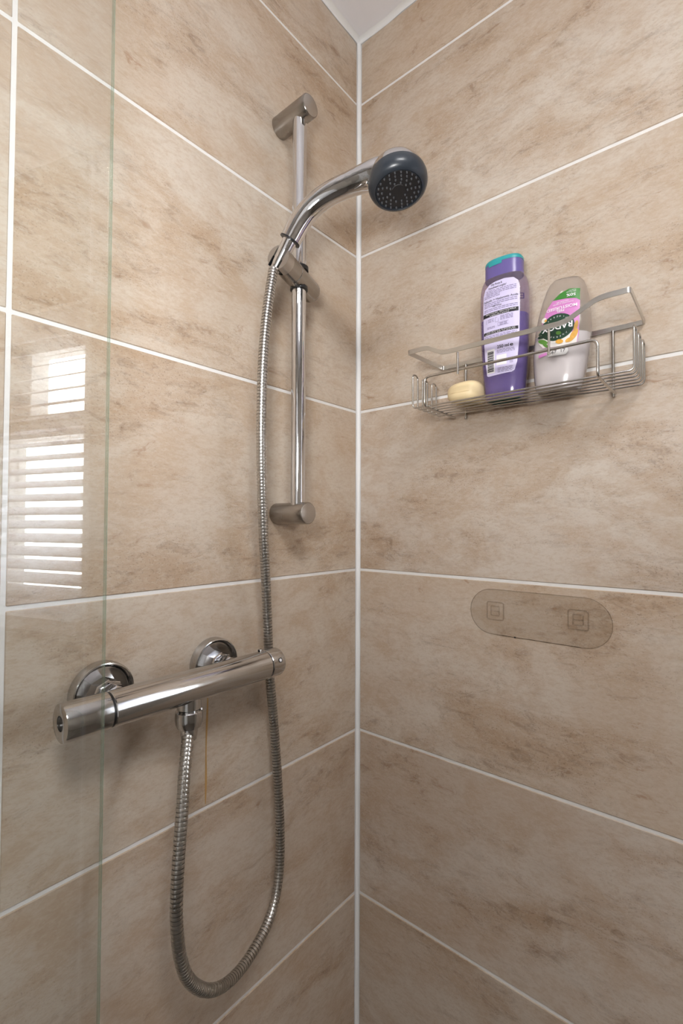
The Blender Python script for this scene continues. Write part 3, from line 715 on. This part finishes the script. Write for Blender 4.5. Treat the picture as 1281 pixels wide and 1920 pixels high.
lines(-0.3000, -0.3220, (0.3075, 0.3056, 0.3037, 0.3018), 0.0008); lines(-0.3170, -0.3215, (0.3170, 0.3150, 0.3130), 0.0008)
b1.bars('small_print', rects, 0.0007, 'ink_soft', lb)
# line pictograms and barcode
b1.bars('pictogram', [(U1(-0.2835), U1(-0.2839), 0.3745-ZB, 0.3808-ZB), (U1(-0.2835), U1(-0.2852), 0.3804-ZB, 0.3808-ZB), (U1(-0.2970), U1(-0.2974), 0.3745-ZB, 0.3812-ZB), (U1(-0.2970), U1(-0.3020), 0.3745-ZB, 0.3749-ZB), (U1(-0.3016), U1(-0.3020), 0.3745-ZB, 0.3790-ZB), (U1(-0.2970), U1(-0.3000), 0.3808-ZB, 0.3812-ZB),
     (U1(-0.3010), U1(-0.3160), 0.3728-ZB, 0.3732-ZB), (U1(-0.3010), U1(-0.3160), 0.3680-ZB, 0.3684-ZB), (U1(-0.3010), U1(-0.3014), 0.3680-ZB, 0.3732-ZB)], 0.0007, 'ink_soft', lb)
b1.bars('barcode_ground', [(U1(-0.2838), U1(-0.2960), 0.3025-ZB, 0.3370-ZB)], 0.0006, 'white_ink', lb)
bars = []; z = 0.3048
while z < 0.3342:
    h = random.choice((0.0004, 0.0006, 0.0010, 0.0013)); bars.append((U1(-0.2850), U1(-0.2946), z-ZB, min(z+h, 0.3346)-ZB)); z += h+random.choice((0.0004, 0.0006, 0.0009))
b1.bars('barcode', bars, 0.0009, 'ink', lb)
b1.bars('code_ground', [(U1(-0.2985), U1(-0.3130), 0.3120-ZB, 0.3265-ZB)], 0.0006, 'white_ink', lb)
e_ = b1.text('side_letter', 'E', U1(-0.3350), 0.4010-ZB, 0.0120, 0.0004, 'ink_purple', pb, width=0.0042, mirror=True)
e_.location = e_.location
for o in (e_,): o.matrix_parent_inverse = Matrix.Translation(-Vector(pb.location))

# upside-down shower gel bottle
YG, ZG, LEAN = -0.3755, 0.2652, math.radians(5.0)
b2 = Bottle([(0.0, 0.0270, 0.0165), (0.003, 0.0288, 0.0180), (0.018, 0.0318, 0.0200), (0.040, 0.0346, 0.0210), (0.060, 0.0355, 0.0212), (0.080, 0.0348, 0.0208), (0.100, 0.0325, 0.0198), (0.120, 0.0290, 0.0180), (0.135, 0.0250, 0.0160), (0.143, 0.0215, 0.0140), (0.148, 0.0170, 0.0110), (0.150, 0.0110, 0.0065), (0.1505, 0.0020, 0.0015)], 2.5, (-0.0430, YG, ZG), LEAN)
gb = empty('shower_gel_bottle', (-0.0430, YG, ZG), 'clear shower gel bottle standing upside down with green and pink label at the shelf right', 'bottle')
b2.body('shell', 0.0, 0.1505, 'frost_shell', gb, m=60)
b2.body('gel', 0.002, 0.0735, 'milk', gb, inset=0.0012)
b2.body('cap', -0.0012, 0.0065, 'frost_shell', gb, inset=0.0015, m=4)
def UV2(y, z):
    dy, dz = -(y-YG), z-ZG; c, s = math.cos(LEAN), math.sin(LEAN)
    return (dy*c - dz*s, dy*s + dz*c)
fixinv = Matrix.Translation(-Vector(gb.location))
def p2(name, poly, off, mat, par=None, cuts=4):
    o = b2.patch(name, [UV2(*q_) for q_ in poly], off, mat, par or gb, cuts)
    if par is None: o.matrix_parent_inverse = fixinv
    return o
lab = p2('label', [(-0.4075, 0.3918), (-0.3956, 0.3935), (-0.3847, 0.3902), (-0.3750, 0.3825), (-0.3685, 0.3745), (-0.3639, 0.3638), (-0.3600, 0.3520), (-0.3575, 0.3400), (-0.3570, 0.3300), (-0.3620, 0.3215), (-0.3760, 0.3195), (-0.3900, 0.3190), (-0.4043, 0.3204), (-0.4062, 0.3300), (-0.4070, 0.3500), (-0.4075, 0.3700)], 0.0004, 'pink')
p2('green_band', [(-0.4075, 0.3918), (-0.3956, 0.3935), (-0.3847, 0.3902), (-0.3750, 0.3825), (-0.3924, 0.3811), (-0.4032, 0.3790), (-0.4075, 0.3757)], 0.0007, 'green', lab)
p2('flower_ground', [(-0.3595, 0.3480), (-0.3573, 0.3380), (-0.3572, 0.3290), (-0.3625, 0.3218), (-0.3760, 0.3197), (-0.3900, 0.3192), (-0.4040, 0.3206), (-0.4055, 0.3330), (-0.3950, 0.3360), (-0.3800, 0.3320)], 0.0007, 'daisy', lab)
def ell(cy, cz, a, b, rot=0.0, n=28):
    return [(cy + a*math.cos(t)*math.cos(rot) - b*math.sin(t)*math.sin(rot), cz + a*math.cos(t)*math.sin(rot) + b*math.sin(t)*math.cos(rot)) for t in [2*PI*k/n for k in range(n)]]
p2('emblem', ell(-0.3808, 0.3452, 0.0212, 0.0178), 0.0010, 'forest', lab)
for (cy, cz, a, b, r_, m_) in ((-0.4010, 0.3310, 0.0035, 0.0080, 0.5, 'gold'), (-0.4035, 0.3420, 0.0022, 0.0070, 0.2, 'gold'), (-0.3960, 0.3250, 0.0050, 0.0028, -0.3, 'gold'), (-0.3840, 0.3252, 0.0048, 0.0030, 0.2, 'gold'),
                               (-0.3625, 0.3300, 0.0075, 0.0028, 0.5, 'leaf'), (-0.3600, 0.3372, 0.0050, 0.0022, 0.2, 'forest'), (-0.3605, 0.3425, 0.0045, 0.0022, -0.3, 'forest'), (-0.3655, 0.3255, 0.0060, 0.0020, 0.9, 'leaf'),
                               (-0.3640, 0.3590, 0.0036, 0.0036, 0, 'daisy'), (-0.3662, 0.3580, 0.0018, 0.0018, 0, 'gold')):
    p2('print_motif', ell(cy, cz, a, b, r_, 14), 0.0013 if m_ != 'gold' or a < 0.002 else 0.0014, m_, lab, cuts=1)
def t2(txt, y, z, size, mat='white_ink', width=None, bold=0.0, off=0.0017, rot=0.0):
    u, v = UV2(y, z)
    return b2.text('label_text', txt, u, v, size, off, mat, lab, width=width, rot=PI+LEAN+rot, bold=bold)
t2('50%', -0.4032, 0.3862, 0.0052, width=0.0108, bold=0.02)
t2('RECYCLED', -0.4032, 0.3892, 0.0022, width=0.0110); t2('PLASTIC', -0.4032, 0.3912, 0.0020, width=0.0085)
t2('MOISTURISED', -0.4048, 0.3718, 0.0056, width=0.0372, bold=0.012)
t2('FEEL', -0.3898, 0.3672, 0.0044, width=0.0098, bold=0.012)
t2('CHAMOMILE & JOJOBA', -0.4005, 0.3760, 0.0022, width=0.0250); t2('SHOWER GEL', -0.3950, 0.3782, 0.0020, width=0.0150)
t2('RADOX', -0.3998, 0.3492, 0.0110, width=0.0385, bold=0.025)
for txt, cz, up_ in (('MINERAL', 0.0140, 1), ('THERAPY', -0.0140, -1)):
    for k, ch in enumerate(txt):
        f = (k-3)/3.0
        t2(ch, -0.3812 + f*0.0115 - 0.0008, 0.3452 + (0.0138 - 0.0042*f*f)*(1 if txt == 'MINERAL' else -1) + 0.0012, 0.0030)
p2('leaf_crest', ell(-0.3830, 0.3368, 0.0035, 0.0024, 0.4, 12), 0.0013, 'leaf', lab, cuts=1)
stk = p2('sticker', [(-0.3690, 0.3168), (-0.3905, 0.3170), (-0.3936, 0.3150), (-0.3944, 0.3120), (-0.3930, 0.3085), (-0.3905, 0.3070), (-0.3696, 0.3083)], 0.0009, 'sticker')
u, v = UV2(-0.3705, 0.3108)
b2.text('sticker_text', '567  17', u, v, 0.0062, 0.0012, 'ink', stk, width=0.0205, rot=LEAN)
p2('pink_strip', [(-0.3560, 0.3140), (-0.3673, 0.3150), (-0.3680, 0.3110), (-0.3566, 0.3098)], 0.0005, 'pink', None, cuts=2)

# bar of soap
sp = empty('soap_bar', (-0.058, -0.2435, 0.2652), 'cream bar of soap lying on the wire shelf beside the purple bottle', 'soap')
bm = bmesh.new(); bmesh.ops.create_uvsphere(bm, u_segments=40, v_segments=24, radius=1.0)
for vtx in bm.verts:
    d = vtx.co.normalized(); e = 3.0
    k = (abs(d.x)**e + abs(d.y)**e + abs(d.z)**e)**(-1/e)
    d = d*k
    vtx.co = Vector((-0.0520 + d.x*0.0260, -0.2487 + d.y*0.0262, 0.2652 + 0.0165 + d.z*0.0165*(1-0.10*d.y)))
keep(bm_obj('soap_body', bm, 'soap', sharp=80), sp)
keep(sweep('mould_seam', [(-0.0782+0.0012*abs(t)**3, -0.2487+0.0150*t, 0.2800) for t in [k/10-1 for k in range(21)]], 0.0004, 'soap', n=6), sp)

# ------------------------------------------------------------------ clear adhesive hook plate on the right wall
hk = empty('adhesive_hook_plate', (0, -0.330, -0.049), 'clear oval adhesive plate with two empty buckles stuck below the wire shelf', 'hook plate')
def stadium(yc, zc, a, b, n=14, sl_=0.0):
    pts = []
    for k in range(n+1):
        t = -PI/2 + PI*k/n; pts.append((yc - (a-b) - b*math.cos(t), zc + b*math.sin(t) - sl_))
    for k in range(n+1):
        t = PI/2 + PI*k/n; pts.append((yc + (a-b) - b*math.cos(t), zc + b*math.sin(t) + sl_))
    return pts
def plate(name, pts, x0, x1, mat):
    n = len(pts); vs_ = [(x0, y, z) for y, z in pts] + [(x1, y, z) for y, z in pts]
    fs = [tuple(range(n, 2*n))] + [(k, (k+1) % n, n+(k+1) % n, n+k) for k in range(n)]
    return mesh_obj(name, vs_, fs, mat, sharp=30)
st_ = stadium(-0.330, -0.0485, 0.1005, 0.0345)
keep(plate('film', st_, -0.0004, -0.0009, 'film'), hk)
keep(sweep('film_edge', [(-0.0006, y, z) for y, z in st_], 0.00045, 'film_rim', n=6, closed=True), hk)
keep(sweep('grime_line', [(-0.0007, -0.276-0.114*t, -0.0830+0.0002*math.sin(t*17)) for t in [k/30 for k in range(31)]], [0.00018+0.0003*abs(math.sin(k*0.61)) for k in range(31)], 'grime', n=6), hk)
for yc, zc in ((-0.2700, -0.0480), (-0.3880, -0.0465)):
    rim = [(-0.0012, y, z) for y, z in ((yc-0.0130, zc-0.0125), (yc+0.0130, zc-0.0125), (yc+0.0130, zc+0.0145), (yc-0.0130, zc+0.0145))]
    bk = keep(sweep('buckle', fillet(rim, 0.004, closed=True, seg=4), 0.0009, 'film_raised', n=8, closed=True), hk)
    tg = [(-0.0018, y, z) for y, z in ((yc-0.0065, zc-0.0060), (yc+0.0065, zc-0.0060), (yc+0.0065, zc+0.0085), (yc-0.0065, zc+0.0085))]
    sub(sweep('tongue', fillet(tg, 0.002, closed=True, seg=3), 0.0009, 'film_raised', n=8, closed=True), bk)
    sub(sweep('crossbar', [(-0.0018, yc-0.006, zc+0.001), (-0.0018, yc+0.006, zc+0.001)], 0.0009, 'film_raised', n=8), bk)
bm = bmesh.new(); bmesh.ops.create_icosphere(bm, subdivisions=1, radius=0.0016)
bmesh.ops.transform(bm, matrix=Matrix.Translation((-0.0008, -0.3000, -0.0830)) @ Matrix.Diagonal((0.4, 1.2, 0.8, 1)), verts=bm.verts)
keep(bm_obj('dirt_speck', bm, 'black'), hk)
